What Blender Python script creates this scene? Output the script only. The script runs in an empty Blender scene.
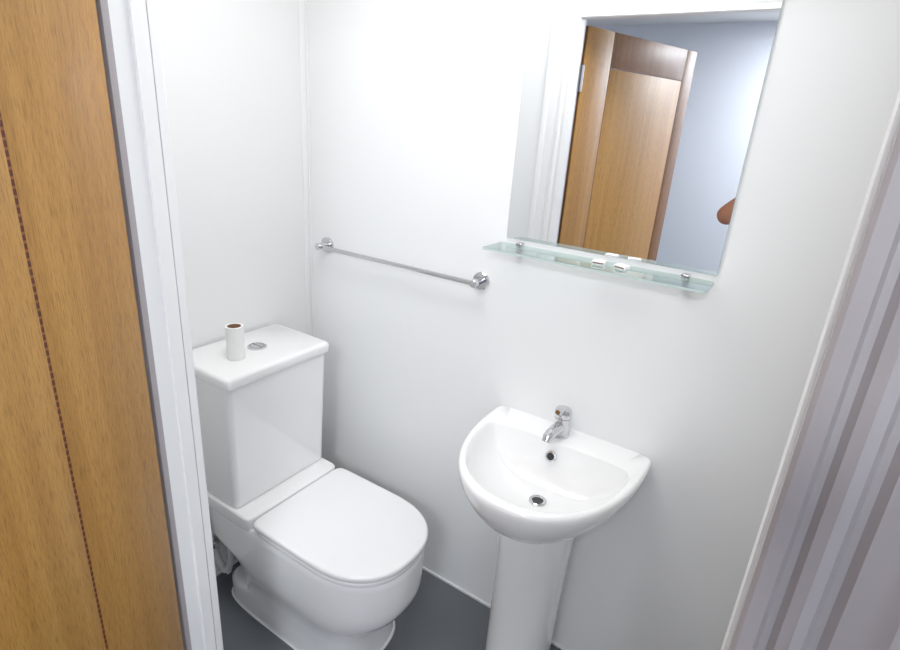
import bpy, bmesh, math
from mathutils import Vector, Matrix
scene=bpy.context.scene
col=scene.collection
def lin(c):
    c=c/255.0
    return c/12.92 if c<=0.04045 else ((c+0.055)/1.055)**2.4
def rgb(r,g,b): return (lin(r),lin(g),lin(b),1.0)
# ---------------------------------------------------------------- materials
def pmat(name,color,rough=0.5,metal=0.0,noise=0.0,nscale=20.0,bump=0.0,bscale=60.0,coat=0.0,spec=0.5,sss=0.0):
    m=bpy.data.materials.new(name); m.use_nodes=True
    nt=m.node_tree; b=nt.nodes['Principled BSDF']
    b.inputs['Roughness'].default_value=rough
    b.inputs['Metallic'].default_value=metal
    b.inputs['Coat Weight'].default_value=coat
    b.inputs['Specular IOR Level'].default_value=spec
    tc=nt.nodes.new('ShaderNodeTexCoord')
    n=nt.nodes.new('ShaderNodeTexNoise'); n.inputs['Scale'].default_value=nscale; n.inputs['Detail'].default_value=4
    nt.links.new(tc.outputs['Object'],n.inputs['Vector'])
    mx=nt.nodes.new('ShaderNodeMix'); mx.data_type='RGBA'
    mx.inputs[6].default_value=tuple(c*(1-noise) for c in color[:3])+(1,)
    mx.inputs[7].default_value=tuple(min(1,c*(1+noise)) for c in color[:3])+(1,)
    nt.links.new(n.outputs['Fac'],mx.inputs[0]); nt.links.new(mx.outputs[2],b.inputs['Base Color'])
    if bump>0:
        n2=nt.nodes.new('ShaderNodeTexNoise'); n2.inputs['Scale'].default_value=bscale; n2.inputs['Detail'].default_value=3
        nt.links.new(tc.outputs['Object'],n2.inputs['Vector'])
        bp=nt.nodes.new('ShaderNodeBump'); bp.inputs['Strength'].default_value=bump; bp.inputs['Distance'].default_value=0.002
        nt.links.new(n2.outputs['Fac'],bp.inputs['Height']); nt.links.new(bp.outputs['Normal'],b.inputs['Normal'])
    return m
M_wall=pmat('wall_panel',rgb(236,237,237),0.38,noise=0.01,nscale=3,bump=0.05,bscale=9,spec=0.35)
M_hall=pmat('hall_paint',rgb(230,235,245),0.6,noise=0.02,nscale=4)
M_ceil=pmat('ceiling_paint',rgb(240,240,238),0.8,noise=0.01)
M_floor=pmat('floor_vinyl',rgb(86,91,96),0.45,noise=0.12,nscale=120,bump=0.1,bscale=200)
M_trim=pmat('trim_gloss_white',rgb(240,240,240),0.3,noise=0.01,nscale=8)
M_arch=pmat('architrave_shaded',rgb(160,154,156),0.42,noise=0.05,nscale=9,bump=0.1,bscale=40)  # white casing darkened, hall-side shade is put into its colour
M_cer=pmat('ceramic_white',rgb(246,246,246),0.08,noise=0.005,coat=0.5)
M_plas=pmat('seat_plastic',rgb(243,243,244),0.22,noise=0.005)
M_pipe=pmat('grey_plastic_pipe',rgb(175,177,176),0.4,noise=0.03)
M_chrome=pmat('chrome',(0.62,0.62,0.64,1),0.12,1.0,noise=0.02)
M_mirror=pmat('mirror_silver',(0.93,0.945,0.96,1),0.0,1.0)
M_gedge=pmat('glass_edge',rgb(186,206,202),0.15,noise=0.05)
M_dark=pmat('dark_hole',rgb(25,25,27),0.5)
M_card=pmat('cardboard',rgb(150,112,84),0.9,noise=0.15,nscale=60)
M_tissue=pmat('tissue_paper',rgb(243,242,240),0.95,noise=0.02,nscale=50,bump=0.2,bscale=200)
M_soap=pmat('soap_wrapper',rgb(246,246,244),0.6,noise=0.02)
M_brown=pmat('packet_label',rgb(90,70,60),0.5,noise=0.1)
M_steel=pmat('steel_hinge',(0.55,0.55,0.56,1),0.3,1.0,noise=0.05)
M_skin=pmat('skin',rgb(184,126,100),0.5,noise=0.08,nscale=25,bump=0.15,bscale=150)
M_shirt=pmat('shirt_cotton',rgb(70,78,98),0.9,noise=0.1,nscale=150,bump=0.2,bscale=300)
M_jean=pmat('jeans_denim',rgb(44,54,82),0.9,noise=0.2,nscale=200,bump=0.2,bscale=300)
M_shoe=pmat('shoe_leather',rgb(40,34,30),0.5,noise=0.1)
M_hair=pmat('hair',rgb(38,28,22),0.7,noise=0.3,nscale=90,bump=0.6,bscale=150)
M_phone=pmat('phone_body',rgb(28,28,32),0.25)
M_eye=pmat('eye_white',rgb(235,232,228),0.2)
M_lip=pmat('lips',rgb(150,80,72),0.5)

def wood(name,c1,c2,c3):
    m=bpy.data.materials.new(name); m.use_nodes=True
    nt=m.node_tree; b=nt.nodes['Principled BSDF']; L=nt.links
    tc=nt.nodes.new('ShaderNodeTexCoord')
    mp=nt.nodes.new('ShaderNodeMapping'); mp.inputs['Scale'].default_value=(1.0,1.0,0.03)
    L.new(tc.outputs['Object'],mp.inputs['Vector'])
    n1=nt.nodes.new('ShaderNodeTexNoise'); n1.inputs['Scale'].default_value=34; n1.inputs['Detail'].default_value=8; n1.inputs['Roughness'].default_value=0.6; n1.inputs['Distortion'].default_value=0.5
    n2=nt.nodes.new('ShaderNodeTexNoise'); n2.inputs['Scale'].default_value=620; n2.inputs['Detail'].default_value=5; n2.inputs['Roughness'].default_value=0.7
    mp2=nt.nodes.new('ShaderNodeMapping'); mp2.inputs['Scale'].default_value=(1,1,0.05)
    L.new(tc.outputs['Object'],mp2.inputs['Vector'])
    L.new(mp.outputs[0],n1.inputs['Vector']); L.new(mp2.outputs[0],n2.inputs['Vector'])
    cr=nt.nodes.new('ShaderNodeValToRGB'); e=cr.color_ramp.elements
    e[0].position=0.28; e[0].color=c1; e[1].position=0.72; e[1].color=c3
    k=cr.color_ramp.elements.new(0.5); k.color=c2
    L.new(n1.outputs['Fac'],cr.inputs['Fac'])
    cr2=nt.nodes.new('ShaderNodeValToRGB'); e=cr2.color_ramp.elements
    e[0].position=0.40; e[0].color=(0.56,0.50,0.42,1); e[1].position=0.51; e[1].color=(1,1,1,1)
    L.new(n2.outputs['Fac'],cr2.inputs['Fac'])
    mx=nt.nodes.new('ShaderNodeMix'); mx.data_type='RGBA'; mx.blend_type='MULTIPLY'; mx.inputs[0].default_value=0.8
    L.new(cr.outputs[0],mx.inputs[6]); L.new(cr2.outputs[0],mx.inputs[7])
    L.new(mx.outputs[2],b.inputs['Base Color'])
    b.inputs['Roughness'].default_value=0.42
    bp=nt.nodes.new('ShaderNodeBump'); bp.inputs['Strength'].default_value=0.12; bp.inputs['Distance'].default_value=0.001
    L.new(n2.outputs['Fac'],bp.inputs['Height']); L.new(bp.outputs[0],b.inputs['Normal'])
    return m
M_oak=wood('oak_stile',rgb(154,106,46),rgb(172,122,56),rgb(186,136,68))
M_oakd=wood('oak_rail',rgb(116,74,32),rgb(132,86,40),rgb(144,96,48))
M_oak2=wood('oak_panel',rgb(170,117,44),rgb(184,131,54),rgb(197,144,67))
M_oake=wood('oak_edge',rgb(96,58,26),rgb(112,70,32),rgb(122,80,38))
def beadmat():
    m=bpy.data.materials.new('inlay_bead'); m.use_nodes=True
    nt=m.node_tree; b=nt.nodes['Principled BSDF']; L=nt.links
    tc=nt.nodes.new('ShaderNodeTexCoord')
    w=nt.nodes.new('ShaderNodeTexWave'); w.bands_direction='Z'; w.inputs['Scale'].default_value=26
    L.new(tc.outputs['Object'],w.inputs['Vector'])
    cr=nt.nodes.new('ShaderNodeValToRGB'); e=cr.color_ramp.elements
    e[0].position=0.12; e[0].color=rgb(140,82,40); e[1].position=0.35; e[1].color=rgb(84,32,14)
    L.new(w.outputs['Fac'],cr.inputs[0]); L.new(cr.outputs[0],b.inputs['Base Color']); b.inputs['Roughness'].default_value=0.5
    return m
M_bead=beadmat()
def glassmat():
    m=bpy.data.materials.new('shelf_glass'); m.use_nodes=True
    nt=m.node_tree; L=nt.links; nt.nodes.remove(nt.nodes['Principled BSDF'])
    out=nt.nodes['Material Output']
    t=nt.nodes.new('ShaderNodeBsdfTransparent'); t.inputs[0].default_value=(0.955,0.98,0.975,1)
    g=nt.nodes.new('ShaderNodeBsdfGlossy'); g.inputs['Roughness'].default_value=0.02; g.inputs[0].default_value=(1,1,1,1)
    f=nt.nodes.new('ShaderNodeFresnel'); f.inputs[0].default_value=1.4
    mx=nt.nodes.new('ShaderNodeMixShader')
    L.new(f.outputs[0],mx.inputs[0]); L.new(t.outputs[0],mx.inputs[1]); L.new(g.outputs[0],mx.inputs[2]); L.new(mx.outputs[0],out.inputs[0])
    return m
M_glass=glassmat()
def emit(name,c,s):
    m=bpy.data.materials.new(name); m.use_nodes=True
    b=m.node_tree.nodes['Principled BSDF']
    b.inputs['Emission Color'].default_value=c; b.inputs['Emission Strength'].default_value=s
    b.inputs['Base Color'].default_value=c
    return m
M_lamp=emit('lamp_diffuser',(1,0.98,0.95,1),3.0)
# ---------------------------------------------------------------- mesh helpers
def finish(bm,name,mat,parent=None,smooth=True,ang=38,mats=None):
    bmesh.ops.remove_doubles(bm,verts=bm.verts,dist=1e-6)
    bmesh.ops.recalc_face_normals(bm,faces=bm.faces)
    for f in bm.faces: f.smooth=smooth
    if smooth:
        for e in bm.edges:
            if len(e.link_faces)==2 and e.calc_face_angle(0)>math.radians(ang): e.smooth=False
    me=bpy.data.meshes.new(name); bm.to_mesh(me); bm.free()
    for m in (mats or [mat]): me.materials.append(m)
    o=bpy.data.objects.new(name,me); col.objects.link(o)
    if parent: o.parent=parent
    return o
def empty(name,loc=(0,0,0)):
    e=bpy.data.objects.new(name,None); e.empty_display_size=0.1; e.location=loc; col.objects.link(e); return e
def box(name,a,b,mat,parent=None,bev=0.0,seg=2):
    bm=bmesh.new()
    c=[(a[i]+b[i])/2 for i in range(3)]; s=[abs(b[i]-a[i]) for i in range(3)]
    bmesh.ops.create_cube(bm,size=1,matrix=Matrix.Translation(c)@Matrix.Diagonal((s[0],s[1],s[2],1)))
    if bev>0: bmesh.ops.bevel(bm,geom=bm.edges[:],offset=bev,segments=seg,affect='EDGES',profile=0.5)
    return finish(bm,name,mat,parent,smooth=bev>0)
def loft(name,rings,mat,parent=None,capa=True,capb=True,ang=38,close=False):
    bm=bmesh.new(); R=[]
    for r in rings: R.append([bm.verts.new(p) for p in r])
    n=len(R[0])
    for i in range(len(R)-1):
        for j in range(n):
            k=(j+1)%n
            bm.faces.new((R[i][j],R[i][k],R[i+1][k],R[i+1][j]))
    if close:
        for j in range(n):
            k=(j+1)%n; bm.faces.new((R[-1][j],R[-1][k],R[0][k],R[0][j]))
    else:
        if capa: bm.faces.new(R[0][::-1])
        if capb: bm.faces.new(R[-1])
    return finish(bm,name,mat,parent,ang=ang)
def frame_from(d):
    d=Vector(d).normalized(); u=Vector((0,0,1)) if abs(d.z)<0.9 else Vector((1,0,0))
    a=d.cross(u).normalized(); b=d.cross(a).normalized(); return a,b
def tube(name,pts,rad,mat,parent=None,n=24,ang=38):
    pts=[Vector(p) for p in pts]
    if not isinstance(rad,(list,tuple)): rad=[rad]*len(pts)
    rings=[]; pa=None
    for i,p in enumerate(pts):
        d=(pts[min(i+1,len(pts)-1)]-pts[max(i-1,0)])
        if d.length<1e-7: d=pts[-1]-pts[0]
        d.normalize()
        if pa is None: a,b=frame_from(d)
        else:
            a=(pa-d*pa.dot(d)).normalized(); b=d.cross(a)
        pa=a
        b=d.cross(a)
        rings.append([p+a*rad[i]*math.cos(2*math.pi*j/n)+b*rad[i]*math.sin(2*math.pi*j/n) for j in range(n)])
    return loft(name,rings,mat,parent,ang=ang)
def lathe(name,prof,c,axis,mat,parent=None,n=40,ang=38):
    """prof: list of (r,h) along axis from centre c"""
    a,b=frame_from(axis); d=Vector(axis).normalized(); c=Vector(c)
    rings=[[c+d*h+(a*math.cos(2*math.pi*j/n)+b*math.sin(2*math.pi*j/n))*max(r,1e-4) for j in range(n)] for r,h in prof]
    return loft(name,rings,mat,parent,ang=ang)
def sp(v,e): return math.copysign(abs(v)**e,v)

# ---------------------------------------------------------------- room shell
XL,XR,YB,YF,H=-1.54,0.42,1.42,0.54,2.40
YE=0.485   # hall side of the partition
DL,DR,DT=-0.942,0.038,2.075
box('floor',(-2.7,-1.6,-0.06),(1.3,YB+0.1,0),M_floor)
box('ceiling',(-2.7,-1.6,H),(1.3,YB+0.1,H+0.06),M_ceil)
box('wall_back',(-2.7,YB,0),(1.3,YB+0.1,H),M_wall)
box('wall_left',(XL-0.08,YF,0),(XL,YB,H),M_wall)
box('wall_right',(XR,YF,0),(XR+0.08,YB,H),M_wall)
# partition with the doorway
bm=bmesh.new()
for a,b in (((-2.7,YE,0),(DL,YF,H)),((DR,YE,0),(1.3,YF,H)),((DL,YE,DT),(DR,YF,H))):
    c=[(a[i]+b[i])/2 for i in range(3)]; s=[b[i]-a[i] for i in range(3)]
    bmesh.ops.create_cube(bm,size=1,matrix=Matrix.Translation(c)@Matrix.Diagonal((s[0],s[1],s[2],1)))
finish(bm,'wall_front',M_wall,smooth=False)
box('wall_hall_back',(-2.7,-1.7,0),(1.3,-1.6,H),M_hall)
box('wall_hall_left',(-2.8,-1.7,0),(-2.7,YE,H),M_hall)
box('wall_hall_right',(1.3,-1.7,0),(1.4,YE,H),M_hall)
# sealant / skirting lines
box('baseboard_back',(XL,YB-0.006,0),(XR,YB,0.012),M_trim,bev=0.002)
box('baseboard_left',(XL,YF,0),(XL+0.006,YB-0.006,0.012),M_trim,bev=0.002)
box('baseboard_hall',(-2.7,-1.6,0),(1.3,-1.585,0.1),M_trim,bev=0.003)
# corner trim beads of the wall panels
box('trim_1',(XL,YB-0.028,0.012),(XL+0.004,YB,H),M_trim,bev=0.0015)
box('trim_2',(XL+0.004,YB-0.004,0.012),(XL+0.012,YB,H),M_trim,bev=0.0015)
# door casing
def ulinear(name,prof,xl,xr,zt,y0,sgn,mat,z0=0.0):
    rings=[]
    P=[lambda o:(xl-o,z0),lambda o:(xl-o,zt+o),lambda o:(xr+o,zt+o),lambda o:(xr+o,z0)]
    for f in P:
        r=[]
        for o,h in prof:
            x,z=f(o); r.append((x,y0+sgn*h,z))
        rings.append(r)
    return loft(name,rings,mat,ang=25)
arch=[(0,0),(0,0.012),(0.004,0.016),(0.016,0.016),(0.020,0.006),(0.026,0.006),(0.031,0.014),(0.040,0.017),(0.049,0.013),(0.054,0.003),
      (0.060,0.003),(0.066,0.012),(0.080,0.014),(0.092,0.017),(0.098,0.022),(0.112,0.022),(0.117,0.012),(0.122,0.012),(0.126,0.0)]
ulinear('trim_3',[(o,h*1.15) for o,h in arch],-0.934,0.030,DT-0.008,YF,1,M_trim)
ulinear('trim_4',[(o,h*0.88) for o,h in arch],DL,DR-0.006,DT,YE,-1,M_arch)
ulinear('trim_5',[(0,0),(-0.008,0),(-0.008,0.024),(0,0.024)],DL,DR,DT,0.514,1,M_trim)

# ---------------------------------------------------------------- door leaf
door=empty('door_1',(-0.934,0.464,0)); door.rotation_euler=(0,0,math.atan2(-0.944,0.33))
DW,DH=0.815,2.055
SL,SR,ST,SBt=0.170,0.085,0.135,0.16
box('core',(0.001,-0.039,0.008),(DW-0.001,-0.004,DH),M_oake,door,bev=0.001)
def face(y0,y1,tag):
    box('hinge_stile_'+tag,(0,y0,0.008),(SL,y1,DH),M_oak,door,bev=0.0012)
    box('lock_stile_'+tag,(DW-SR,y0,0.008),(DW,y1,DH),M_oakd,door,bev=0.0012)
    box('top_rail_'+tag,(SL,y0,DH-ST),(DW-SR,y1,DH),M_oakd,door,bev=0.0012)
    box('bottom_rail_'+tag,(SL,y0,0.008),(DW-SR,y1,SBt),M_oakd,door,bev=0.0012)
    box('panel_'+tag,(SL+0.005,y0,SBt+0.005),(DW-SR-0.005,y1,DH-ST-0.005),M_oak2,door,bev=0.001)
face(-0.004,0.0,'front'); face(-0.043,-0.039,'back')
w=0.0052
box('inlay_left',(SL,-0.004,SBt),(SL+w,-0.001,DH-ST),M_bead,door)
box('inlay_right',(DW-SR-w,-0.004,SBt),(DW-SR,-0.001,DH-ST),M_bead,door)
box('inlay_top',(SL,-0.004,DH-ST-w),(DW-SR,-0.001,DH-ST),M_bead,door)
box('inlay_bottom',(SL,-0.004,SBt),(DW-SR,-0.001,SBt+w),M_bead,door)
for i,z in enumerate((1.86,0.22)):
    tube('hinge_knuckle_%d'%i,[(-0.004,0.002,z-0.05),(-0.004,0.002,z+0.05)],0.006,M_steel,door)
    box('hinge_leaf_%d'%i,(-0.003,-0.036,z-0.05),(-0.0002,0.0,z+0.05),M_steel,door)
for tag,y,s in (('front',0,1),('back',-0.043,-1)):
    lathe('handle_rose_'+tag,[(0.026,0),(0.026,0.007),(0.022,0.009)],(DW-0.06,y,1.0),(0,s,0),M_steel,door)
    tube('handle_lever_'+tag,[(DW-0.06,y,1.0),(DW-0.06,y+s*0.045,1.0),(DW-0.075,y+s*0.055,1.0),(DW-0.18,y+s*0.055,1.0)],0.009,M_steel,door)

# ---------------------------------------------------------------- toilet
toilet=empty('toilet',(0,0,0)); YC=1.037
def dpts(xr,xf,hw,z,xm=None,nf=2.25,nr=7,yc=YC,N=72):
    if xm is None: xm=xf-min(0.24,(xf-xr)*0.5)
    o=[]
    for j in range(N):
        t=2*math.pi*j/N; c,s=math.cos(t),math.sin(t)
        if c>=0: x=xm+(xf-xm)*sp(c,2/nf); y=yc+hw*sp(s,2/nf)
        else: x=xm+(xm-xr)*sp(c,2/nr); y=yc+hw*sp(s,2/nr)
        o.append((x,y,z))
    return o
# pan
secs=[(-1.45,-0.845,0.150,0.0,2.6),(-1.45,-0.847,0.150,0.02,2.6),(-1.45,-0.852,0.150,0.07,2.6),(-1.435,-0.852,0.150,0.085,2.6),(-1.37,-0.852,0.151,0.095,2.6),(-1.36,-0.850,0.153,0.13,2.6),(-1.36,-0.832,0.159,0.165,2.5),
      (-1.36,-0.795,0.170,0.20,2.45),(-1.365,-0.758,0.180,0.23,2.4),(-1.39,-0.742,0.185,0.26,2.4),(-1.48,-0.736,0.187,0.285,2.4),(-1.505,-0.735,0.188,0.30,2.4),(-1.505,-0.732,0.189,0.40,2.4),(-1.505,-0.734,0.188,0.416,2.4),(-1.50,-0.742,0.184,0.424,2.4)]
loft('pan',[dpts(a,b,c,z,nf=n,xm=-0.98) for a,b,c,z,n in secs],M_cer,toilet)
def slab(name,xr,xf,hw,z0,z1,r,mat,xm,nf,nr,crown=0.0,yc=YC):
    R=[]
    for k in range(4):
        a=math.pi/2*k/3; i=r*(1-math.sin(a)); R.append(dpts(xr+i,xf-i,hw-i,z0+r*(1-math.cos(a)),xm,nf,nr,yc))
    for k in range(6):
        a=math.pi/2*k/5; i=r*(1-math.cos(a)); R.append(dpts(xr+i,xf-i,hw-i,z1-r*(1-math.sin(a)),xm,nf,nr,yc))
    if crown:
        for q in (0.03,0.08,0.14): R.append(dpts(xr+q,xf-q,hw-q,z1+crown*(q/0.14)**0.6,xm,nf,nr,yc))
    return loft(name,R,mat,toilet)
slab('seat',-1.200,-0.731,0.190,0.424,0.440,0.006,M_plas,-0.955,2.4,14)
slab('seat_lid',-1.208,-0.725,0.194,0.4435,0.466,0.008,M_plas,-0.955,2.4,18,crown=0.003)
slab('hinge_deck',-1.515,-1.215,0.192,0.415,0.466,0.008,M_cer,-1.36,16,16)
# cistern
def rrect(x0,x1,hw,z,r,yc=YC+0.004,n=8):
    o=[]
    for cx,cy,a0 in ((x1-r,yc+hw-r,0),(x0+r,yc+hw-r,90),(x0+r,yc-hw+r,180),(x1-r,yc-hw+r,270)):
        for k in range(n+1):
            a=math.radians(a0+90*k/n); o.append((cx+r*math.cos(a),cy+r*math.sin(a),z))
    return o
CX0=-1.524; LZ=0.930
loft('cistern_body',[rrect(CX0,-1.292,0.179,0.464,0.016),rrect(CX0,-1.284,0.186,0.470,0.02),rrect(CX0,-1.280,0.189,0.60,0.02),rrect(CX0,-1.274,0.191,0.75,0.02),rrect(CX0,-1.268,0.193,LZ-0.036,0.02)],M_cer,toilet)
LR=[(0.008,LZ-0.036),(0.002,LZ-0.035),(0.0,LZ-0.031),(0,LZ-0.010),(0.0015,LZ-0.005),(0.005,LZ-0.0015),(0.010,LZ)]
loft('cistern_lid',[rrect(CX0-0.004+i*0.3,-1.260-i,0.203-i,z,0.014) for i,z in LR],M_cer,toilet)
lathe('flush_plate',[(0.030,0),(0.030,0.003),(0.027,0.005),(0.024,0.005),(0.024,0.003),(0.0,0.003)],(-1.398,1.052,LZ),(0,0,1),M_chrome,toilet)
lathe('flush_button_small',[(0.021,0),(0.021,0.004),(0.018,0.006),(0,0.006)],(-1.398,1.052,LZ+0.001),(0,0,1),M_chrome,toilet)
box('flush_button_split',(-1.419,1.0513,LZ+0.005),(-1.377,1.0527,LZ+0.0076),M_dark,toilet)
# plumbing
tube('waste_connector',[(-1.535,YC,0.18),(-1.50,YC,0.18),(-1.34,YC,0.18)],[0.062,0.055,0.055],M_pipe,toilet)
tube('supply_hose',[(-1.460,0.880,0.34),(-1.463,0.878,0.27),(-1.458,0.876,0.21),(-1.440,0.874,0.165),(-1.412,0.874,0.145),(-1.388,0.876,0.155),(-1.378,0.880,0.19),(-1.378,0.886,0.27)],0.011,M_pipe,toilet,n=14)
lathe('isolation_valve',[(0.014,-0.028),(0.018,-0.02),(0.018,-0.006),(0.012,-0.005),(0.012,0.005),(0.018,0.006),(0.018,0.02),(0.014,0.028)],(-1.462,0.877,0.235),(0,0,1),M_chrome,toilet,n=6)
lathe('hose_nut',[(0.013,-0.014),(0.017,-0.010),(0.017,0.010),(0.013,0.014)],(-1.400,0.875,0.147),(1,0,0.15),M_chrome,toilet,n=6)
tube('supply_stub',[(-1.538,0.878,0.235),(-1.50,0.878,0.235),(-1.47,0.877,0.235)],0.009,M_pipe,toilet,n=12)
# silicone line round base
loft('base_sealant',[dpts(-1.455,-0.838,0.156,0.0,nf=2.6,xm=-0.98),dpts(-1.453,-0.841,0.153,0.005,nf=2.6,xm=-0.98)],M_trim,toilet)

# toilet roll tube
roll=empty('toilet_roll_tube',(0,0,0))
def ringtube(name,c,ro,ri,z0,z1,mat,par):
    return loft(name,[[(c[0]+r*math.cos(2*math.pi*j/40),c[1]+r*math.sin(2*math.pi*j/40),z) for j in range(40)] for r,z in ((ro,z0),(ro,z1),(ri,z1),(ri,z0))],mat,par,close=True)
RC=(-1.374,0.957)
ringtube('paper',RC,0.0265,0.0205,LZ+0.0005,LZ+0.105,M_tissue,roll)
ringtube('core',RC,0.0205,0.0195,LZ+0.0005,LZ+0.1045,M_card,roll)

# ---------------------------------------------------------------- basin
basin=empty('pedestal_basin',(0,0,0)); BX=-0.445; RZ=0.824
def bpts(hw,yf,yb,z,ym,nf=2.0,nb=9,N=192,xc=BX):
    o=[]
    for j in range(N):
        t=2*math.pi*j/N; c,s=math.cos(t),math.sin(t)
        if c>=0: y=ym-(ym-yf)*sp(c,2/nf); x=xc+hw*sp(s,2/nf)
        else: y=ym+(yb-ym)*abs(c)**(2/nb); x=xc+hw*sp(s,2/nb)
        o.append((x,y,z))
    return o
yb=1.4195
R=[]
# underside up to rim
und=[(0.104,1.110,1.36,0.645),(0.116,1.085,1.40,0.660),(0.146,1.049,yb,0.681),(0.184,1.017,yb,0.708),(0.213,0.995,yb,0.739),(0.229,0.981,yb,0.767),(0.237,0.974,yb,0.786),(0.241,0.971,yb,0.800),(0.2425,0.970,yb,0.812),(0.241,0.972,yb,0.819),(0.237,0.976,yb,0.8235),(0.234,0.979,yb,RZ)]
for hw,yf,b,z in und: R.append(bpts(hw,yf,b,z,1.345 if b>1.39 else 1.26,nf=2.2,nb=9))
# inner bowl
dc=(BX+0.002,1.215)
inner0=bpts(0.217,0.996,1.322,RZ,1.268,nf=2.15,nb=5)
def shrink(s,z): return [(dc[0]+(p[0]-dc[0])*s,dc[1]+(p[1]-dc[1])*s,z) for p in inner0]
prof=[(1.0,RZ),(0.988,RZ-0.001),(0.975,RZ-0.006),(0.955,RZ-0.020),(0.925,RZ-0.042),(0.87,RZ-0.068),(0.78,RZ-0.090),(0.65,RZ-0.107),(0.5,RZ-0.119),(0.35,RZ-0.127),(0.2,RZ-0.132),(0.12,RZ-0.134)]
for s,z in prof: R.append(shrink(s,z))
loft('bowl',R,M_cer,basin,ang=50)
# drain & overflow
DZ=RZ-0.1335
lathe('drain',[(0.024,0),(0.024,0.003),(0.021,0.005),(0.016,0.003),(0.015,0.001)],(dc[0],dc[1],DZ),(0,0,1),M_chrome,basin)
lathe('drain_hole',[(0.015,0.0),(0.015,0.0022),(0,0.0023)],(dc[0],dc[1],DZ),(0,0,1),M_dark,basin)
oc=Vector((BX-0.012,1.309,RZ-0.044)); oa=Vector((0,-0.93,0.36))
lathe('overflow_ring',[(0.016,-0.006),(0.016,0.003),(0.011,0.004),(0.010,0.0)],oc,oa,M_chrome,basin)
lathe('overflow_hole',[(0.010,-0.004),(0.010,0.002),(0,0.0022)],oc,oa,M_dark,basin)
# pedestal
ped=[(0.096,1.122,1.335,0.0),(0.095,1.123,1.335,0.03),(0.093,1.128,1.33,0.10),(0.094,1.128,1.33,0.30),(0.099,1.120,1.335,0.50),(0.104,1.112,1.34,0.60),(0.107,1.108,1.345,0.66)]
loft('pedestal',[bpts(a,b,c,z,1.23,nf=2.1,nb=3.2,xc=-0.443-0.006*(0.66-z)/0.66) for a,b,c,z in ped],M_cer,basin)
# tap
tap=basin; TX,TY=-0.460,1.366
lathe('tap_body',[(0.027,0),(0.027,0.004),(0.0225,0.008),(0.022,0.05),(0.0235,0.054),(0.0235,0.058)],(TX,TY,RZ),(0,0,1),M_chrome,tap)
lathe('tap_cap',[(0.0225,0),(0.024,0.003),(0.024,0.018),(0.021,0.026),(0.012,0.030),(0,0.031)],(TX,TY,RZ+0.0585),(0,0,1),M_chrome,tap)
tube('tap_spout',[(TX,TY-0.005,RZ+0.030),(TX-0.002,TY-0.040,RZ+0.034),(TX-0.004,TY-0.070,RZ+0.034),(TX-0.005,TY-0.086,RZ+0.030),(TX-0.005,TY-0.092,RZ+0.018)],[0.018,0.0165,0.015,0.0135,0.012],M_chrome,tap)
tube('tap_lever',[(TX,TY-0.004,RZ+0.080),(TX,TY-0.024,RZ+0.088),(TX,TY-0.042,RZ+0.092),(TX,TY-0.048,RZ+0.093)],[0.012,0.011,0.010,0.007],M_chrome,tap,n=16)

# ---------------------------------------------------------------- towel rail
rail=empty('towel_rail',(0,0,0)); TZ=1.207
for i,x in enumerate((-1.447,-0.795)):
    lathe('rosette_%d'%i,[(0.028,0),(0.028,0.006),(0.025,0.009),(0.012,0.010)],(x,YB,TZ),(0,-1,0),M_chrome,rail)
    tube('post_%d'%i,[(x,YB-0.008,TZ),(x,YB-0.050,TZ)],0.0095,M_chrome,rail)
    lathe('end_cap_%d'%i,[(0.0095,0),(0.012,0.001),(0.012,0.016),(0.010,0.018)],(x,YB-0.036,TZ),(0,-1,0),M_chrome,rail)
box('bar',(-1.447,YB-0.048,TZ-0.007),(-0.795,YB-0.041,TZ+0.007),M_chrome,rail,bev=0.002)

# ---------------------------------------------------------------- mirror + shelf
bm=bmesh.new()
a=(-0.722,1.4135,1.353); b=(-0.157,1.4198,2.10)
bmesh.ops.create_cube(bm,size=1,matrix=Matrix.Translation([(a[i]+b[i])/2 for i in range(3)])@Matrix.Diagonal((b[0]-a[0],b[1]-a[1],b[2]-a[2],1)))
bm.normal_update()
for f in bm.faces: f.material_index=0 if f.normal.y<-0.9 else 1
finish(bm,'wall_mirror',None,smooth=False,mats=[M_mirror,M_gedge])
shelf=empty('glass_shelf',(0,0,0)); SZ=1.336
bm=bmesh.new()
pl=[]
x0,x1,y0,y1,r=-0.735,-0.158,1.298,1.412,0.006
for cx,cy,a0 in ((x1-r,y1-r,0),(x0+r,y1-r,90),(x0+r,y0+r,180),(x1-r,y0+r,270)):
    for k in range(7):
        t=math.radians(a0+15*k); pl.append((cx+r*math.cos(t),cy+r*math.sin(t)))
bot=[bm.verts.new((x,y,SZ-0.003)) for x,y in pl]; top=[bm.verts.new((x,y,SZ+0.003)) for x,y in pl]
f=bm.faces.new(top); f.material_index=0; f=bm.faces.new(bot[::-1]); f.material_index=0
for j in range(len(pl)):
    k=(j+1)%len(pl); f=bm.faces.new((bot[j],bot[k],top[k],top[j])); f.material_index=1
finish(bm,'glass',None,shelf,smooth=False,mats=[M_glass,M_gedge])
for i,x in enumerate((-0.675,-0.225)):
    box('bracket_%d'%i,(x-0.009,1.385,SZ-0.012),(x+0.009,YB,SZ-0.0032),M_chrome,shelf,bev=0.002)
    box('bracket_top_%d'%i,(x-0.009,1.398,SZ+0.0032),(x+0.009,YB,SZ+0.009),M_chrome,shelf,bev=0.002)
for i,(x,y,rz) in enumerate(((-0.426,1.362,0.1),(-0.366,1.360,-0.35))):
    s=box('soap_packet',(-0.017,-0.012,0),(0.017,0.012,0.010),M_soap,bev=0.003)
    s.location=(x,y,SZ+0.0032); s.rotation_euler=(0,0,rz)
    l=box('label',(-0.014,-0.0126,0.0025),(0.014,-0.0115,0.0065),M_brown,s)

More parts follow.
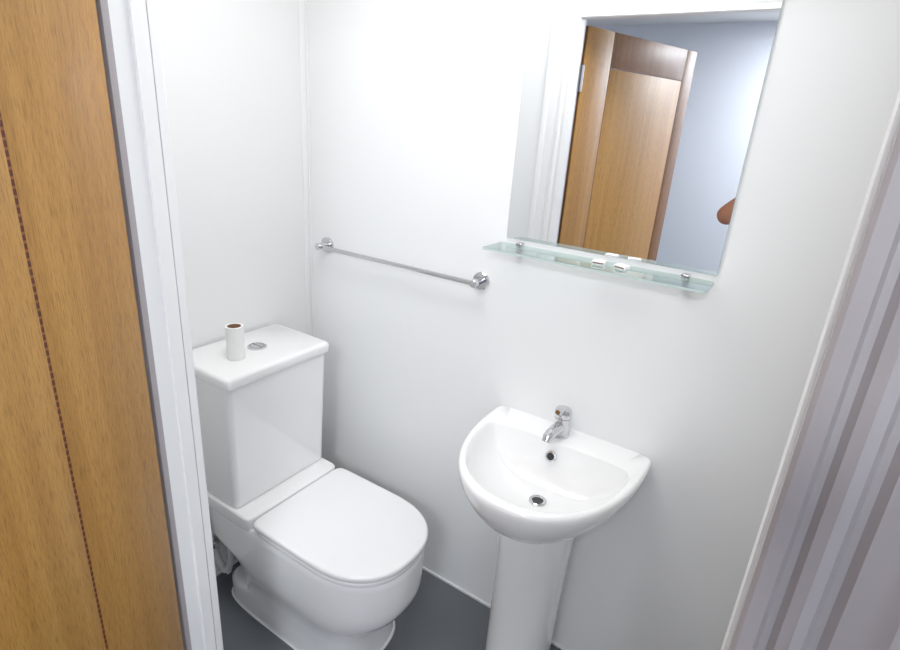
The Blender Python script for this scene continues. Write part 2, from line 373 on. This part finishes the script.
# ---------------------------------------------------------------- ceiling lamps (square LED panels), hall one added as unseen light
def lamp(x,y,sx,sy,power,colr):
    e=empty('ceiling_light',(0,0,0))
    loft('housing',[[(x+i*a,y+j*b,z) for i,j in ((-1,-1),(1,-1),(1,1),(-1,1))] for a,b,z in ((sx/2+0.02,sy/2+0.02,H-0.0005),(sx/2+0.02,sy/2+0.02,H-0.02),(sx/2,sy/2,H-0.024),(sx/2,sy/2,H-0.018))],M_trim,e)
    box('diffuser',(x-sx/2,y-sy/2,H-0.022),(x+sx/2,y+sy/2,H-0.016),M_lamp,e)
    ld=bpy.data.lights.new('lamp_light','AREA'); ld.shape='RECTANGLE'; ld.size=sx; ld.size_y=sy; ld.energy=power; ld.color=colr
    lo=bpy.data.objects.new('lamp_light',ld); lo.location=(x,y,H-0.03); col.objects.link(lo); lo.parent=e
lamp(-0.70,0.82,0.70,0.40,8.8,(0.995,0.997,1.0))
lamp(0.20,-1.18,0.50,0.50,46,(0.93,0.96,1.0))  # added unseen hall lamp, brightens the mirrored hall wall and door face

# ---------------------------------------------------------------- photographer (seen in the mirror)
person=empty('person',(0,0,0))
def skinned(name,verts,edges,radii,mat,parent,sub=2,root=0):
    me=bpy.data.meshes.new(name); me.from_pydata([tuple(v) for v in verts],edges,[]); me.update()
    o=bpy.data.objects.new(name,me); col.objects.link(o); o.parent=parent
    me.materials.append(mat)
    bpy.context.view_layer.objects.active=o
    sk=o.modifiers.new('skin','SKIN'); sk.use_smooth_shade=True
    sv=me.skin_vertices
    if not len(sv): 
        o.modifiers.remove(sk)
        for s in bpy.context.selected_objects: s.select_set(False)
        o.select_set(True); bpy.ops.object.modifier_add(type='SKIN'); o.modifiers[0].use_smooth_shade=True; sv=me.skin_vertices
    for i,rr in enumerate(radii):
        sv[0].data[i].radius=(rr if isinstance(rr,tuple) else (rr,rr))
        sv[0].data[i].use_root=(i==root)
    ss=o.modifiers.new('sub','SUBSURF'); ss.levels=sub; ss.render_levels=sub
    return o
hx,hy=0.09,-0.36                         # body axis
lf=Vector((-0.845,-0.534,0)); fw=Vector((-0.534,0.845,0))
B=Vector((hx,hy,0))
def P(l,f,z): return B+lf*l+fw*f+Vector((0,0,z))
pel=P(0,0,0.95); 
LS=P(0.19,0.0,1.43); RS=P(-0.19,0.0,1.43)
LE=Vector((-0.380,-0.17,1.302)); RE=P(-0.33,0.19,1.26)
cr=Vector((0.8304,0.5533,0.0655)); cd=Vector((0.2418,-0.2522,-0.937)); cf=Vector((-0.5019,0.7939,-0.3433)); C0=Vector((0,0,1.65))
LW=C0-cr*0.135-cf*0.05+cd*0.05; RW=C0+cr*0.120-cf*0.07+cd*0.06
V=[pel,P(0,0,1.10),P(0,0,1.28),P(0,0,1.42),P(0,0.0,1.50),P(0,0.01,1.56),
   LS,(LS+LE)/2,LE,(LE*0.6+LW*0.4),LW, RS,(RS+RE)/2,RE,(RE*0.6+RW*0.4),RW,
   P(0.095,0,0.88),P(0.10,0.01,0.50),P(0.10,-0.02,0.10),P(-0.095,0,0.88),P(-0.10,0.01,0.50),P(-0.10,-0.02,0.10)]
E=[(0,1),(1,2),(2,3),(3,4),(4,5),(3,6),(6,7),(7,8),(8,9),(9,10),(3,11),(11,12),(12,13),(13,14),(14,15),(0,16),(16,17),(17,18),(0,19),(19,20),(20,21)]
Rr=[0.13,0.125,0.14,0.11,0.055,0.055,0.06,0.050,0.048,0.044,0.028,0.06,0.048,0.044,0.043,0.028,0.085,0.058,0.040,0.085,0.058,0.040]
skinned('body',V,E,Rr,M_skin,person)
# T-shirt with short sleeves, jeans, shoes
skinned('t_shirt',[P(0,0,0.93),P(0,0,1.10),P(0,0,1.28),P(0,0,1.41),P(0,0,1.47),LS,LS*0.55+LE*0.45,RS,RS*0.55+RE*0.45],[(0,1),(1,2),(2,3),(3,4),(3,5),(5,6),(3,7),(7,8)],[0.155,0.145,0.158,0.13,0.07,0.078,0.068,0.078,0.068],M_shirt,person)
skinned('jeans',[P(0,0,0.96),P(0.10,0,0.86),P(0.10,0.01,0.50),P(0.10,-0.02,0.05),P(-0.10,0,0.86),P(-0.10,0.01,0.50),P(-0.10,-0.02,0.05)],[(0,1),(1,2),(2,3),(0,4),(4,5),(5,6)],[0.14,0.10,0.074,0.062,0.10,0.074,0.062],M_jean,person)
for s,t in ((0.10,'left'),(-0.10,'right')):
    rings=[]
    for z,k in ((0.0,1.0),(0.025,1.0),(0.06,0.85),(0.085,0.55)):
        ring=[]
        for j in range(28):
            a=2*math.pi*j/28
            ff=0.06+math.cos(a)*0.14*k-(1-k)*0.09; ll=math.sin(a)*0.048*(0.8+0.2*k)
            p=P(s+ll,ff,z); ring.append((p.x,p.y,z))
        rings.append(ring)
    loft('shoe_'+t,rings,M_shoe,person,ang=60)
# head
def ellipsoid(name,c,rx,ry,rz,mat,fn=None,seg=32,rot=0):
    bm=bmesh.new(); bmesh.ops.create_uvsphere(bm,u_segments=seg,v_segments=seg//2,radius=1)
    for v in bm.verts:
        x,y,z=v.co
        if fn: x,y,z=fn(x,y,z)
        p=Vector(c)+lf*(-x*rx)+fw*(y*ry)+Vector((0,0,z*rz)); v.co=p
    return finish(bm,name,mat,person,ang=180)
HC=P(0,0.035,1.675)
def hf(x,y,z):
    if z<0: x*=1-0.32*(-z)**1.6
    if y<0: y*=1.05
    if y>0.5 and z<-0.3: y*=1.02
    return x,y,z
ellipsoid('head',HC,0.076,0.095,0.118,M_skin,hf)
def hair(x,y,z):
    if y>0.35 and z<0.55: y=0.2; x*=0.9
    if z<-0.35: z=-0.35
    return x,y,z
ellipsoid('hair',HC+Vector((0,0,0.012))-fw*0.006,0.083,0.100,0.118,M_hair,hair)
for s in (-1,1):
    ellipsoid('eye_%s'%('l' if s>0 else 'r'),HC+lf*0.031*s+fw*0.083+Vector((0,0,0.004)),0.013,0.010,0.008,M_eye,seg=16)
    ellipsoid('iris_%s'%('l' if s>0 else 'r'),HC+lf*0.031*s+fw*0.0915+Vector((0,0,0.004)),0.005,0.003,0.005,M_dark,seg=12)
    ellipsoid('ear_%s'%('l' if s>0 else 'r'),HC+lf*0.078*s-fw*0.005,0.008,0.018,0.030,M_skin,seg=16)
    ellipsoid('brow_%s'%('l' if s>0 else 'r'),HC+lf*0.031*s+fw*0.088+Vector((0,0,0.022)),0.018,0.006,0.004,M_hair,seg=12)
ellipsoid('nose',HC+fw*0.098-Vector((0,0,0.022)),0.013,0.016,0.024,M_skin,lambda x,y,z:(x*(1.2-0.6*(z+1)/2),y*(1-0.5*(z+1)/2),z),seg=16)
ellipsoid('mouth',HC+fw*0.086-Vector((0,0,0.060)),0.023,0.008,0.008,M_lip,seg=16)
# phone held in both hands
bm=bmesh.new()
mm=Matrix.Identity(4)
for i in range(3): mm[i][0]=cr[i]; mm[i][1]=-cd[i]; mm[i][2]=-cf[i]; mm[i][3]=(C0-cf*0.022)[i]
bmesh.ops.create_cube(bm,size=1,matrix=mm@Matrix.Diagonal((0.150,0.072,0.008,1)))
bmesh.ops.bevel(bm,geom=bm.edges[:],offset=0.003,segments=2,affect='EDGES')
finish(bm,'phone',M_phone,person)
for side,W,sg in (('left',LW,-1),('right',RW,1)):
    palm=C0+cr*0.098*sg-cf*0.045+cd*0.015
    skinned('palm_'+side,[W,(W+palm)/2,palm],[(0,1),(1,2)],[0.026,0.030,0.030],M_skin,person)
    for k,L in enumerate((0.9,1.0,0.95,0.8)):
        off=cd*(-0.028+0.019*k)
        b0=palm+off*0.9+cr*0.006*sg
        b1=C0+cr*(0.098)*sg-cf*0.020+off
        b2=C0+cr*(0.090-0.002*L)*sg-cf*0.006+off
        b3=C0+cr*(0.090-0.018*L)*sg-cf*0.008+off
        skinned('finger_%s_%d'%(side,k+1),[b0,b1,b2,b3],[(0,1),(1,2),(2,3)],[0.0095,0.009,0.0082,0.007],M_skin,person,sub=1)
    t1=C0+cr*0.085*sg-cf*0.045-cd*0.010; t2=C0+cr*0.058*sg-cf*0.036-cd*0.012
    skinned('thumb_'+side,[palm,t1,t2],[(0,1),(1,2)],[0.013,0.011,0.009],M_skin,person,sub=1)

# ---------------------------------------------------------------- camera, world, view
cam=bpy.data.cameras.new('camera'); co=bpy.data.objects.new('camera',cam); col.objects.link(co)
cam.sensor_width=36; cam.lens=22; cam.clip_start=0.008
m=Matrix.Identity(4)
for i in range(3): m[i][0]=cr[i]; m[i][1]=-cd[i]; m[i][2]=-cf[i]; m[i][3]=C0[i]
co.matrix_world=m
scene.camera=co
w=bpy.data.worlds.new('world'); w.use_nodes=True; w.node_tree.nodes['Background'].inputs[0].default_value=(0.9,0.95,1,1); w.node_tree.nodes['Background'].inputs[1].default_value=0.3
scene.world=w
scene.view_settings.view_transform='Standard'
scene.view_settings.exposure=-0.06
scene.view_settings.gamma=1.18
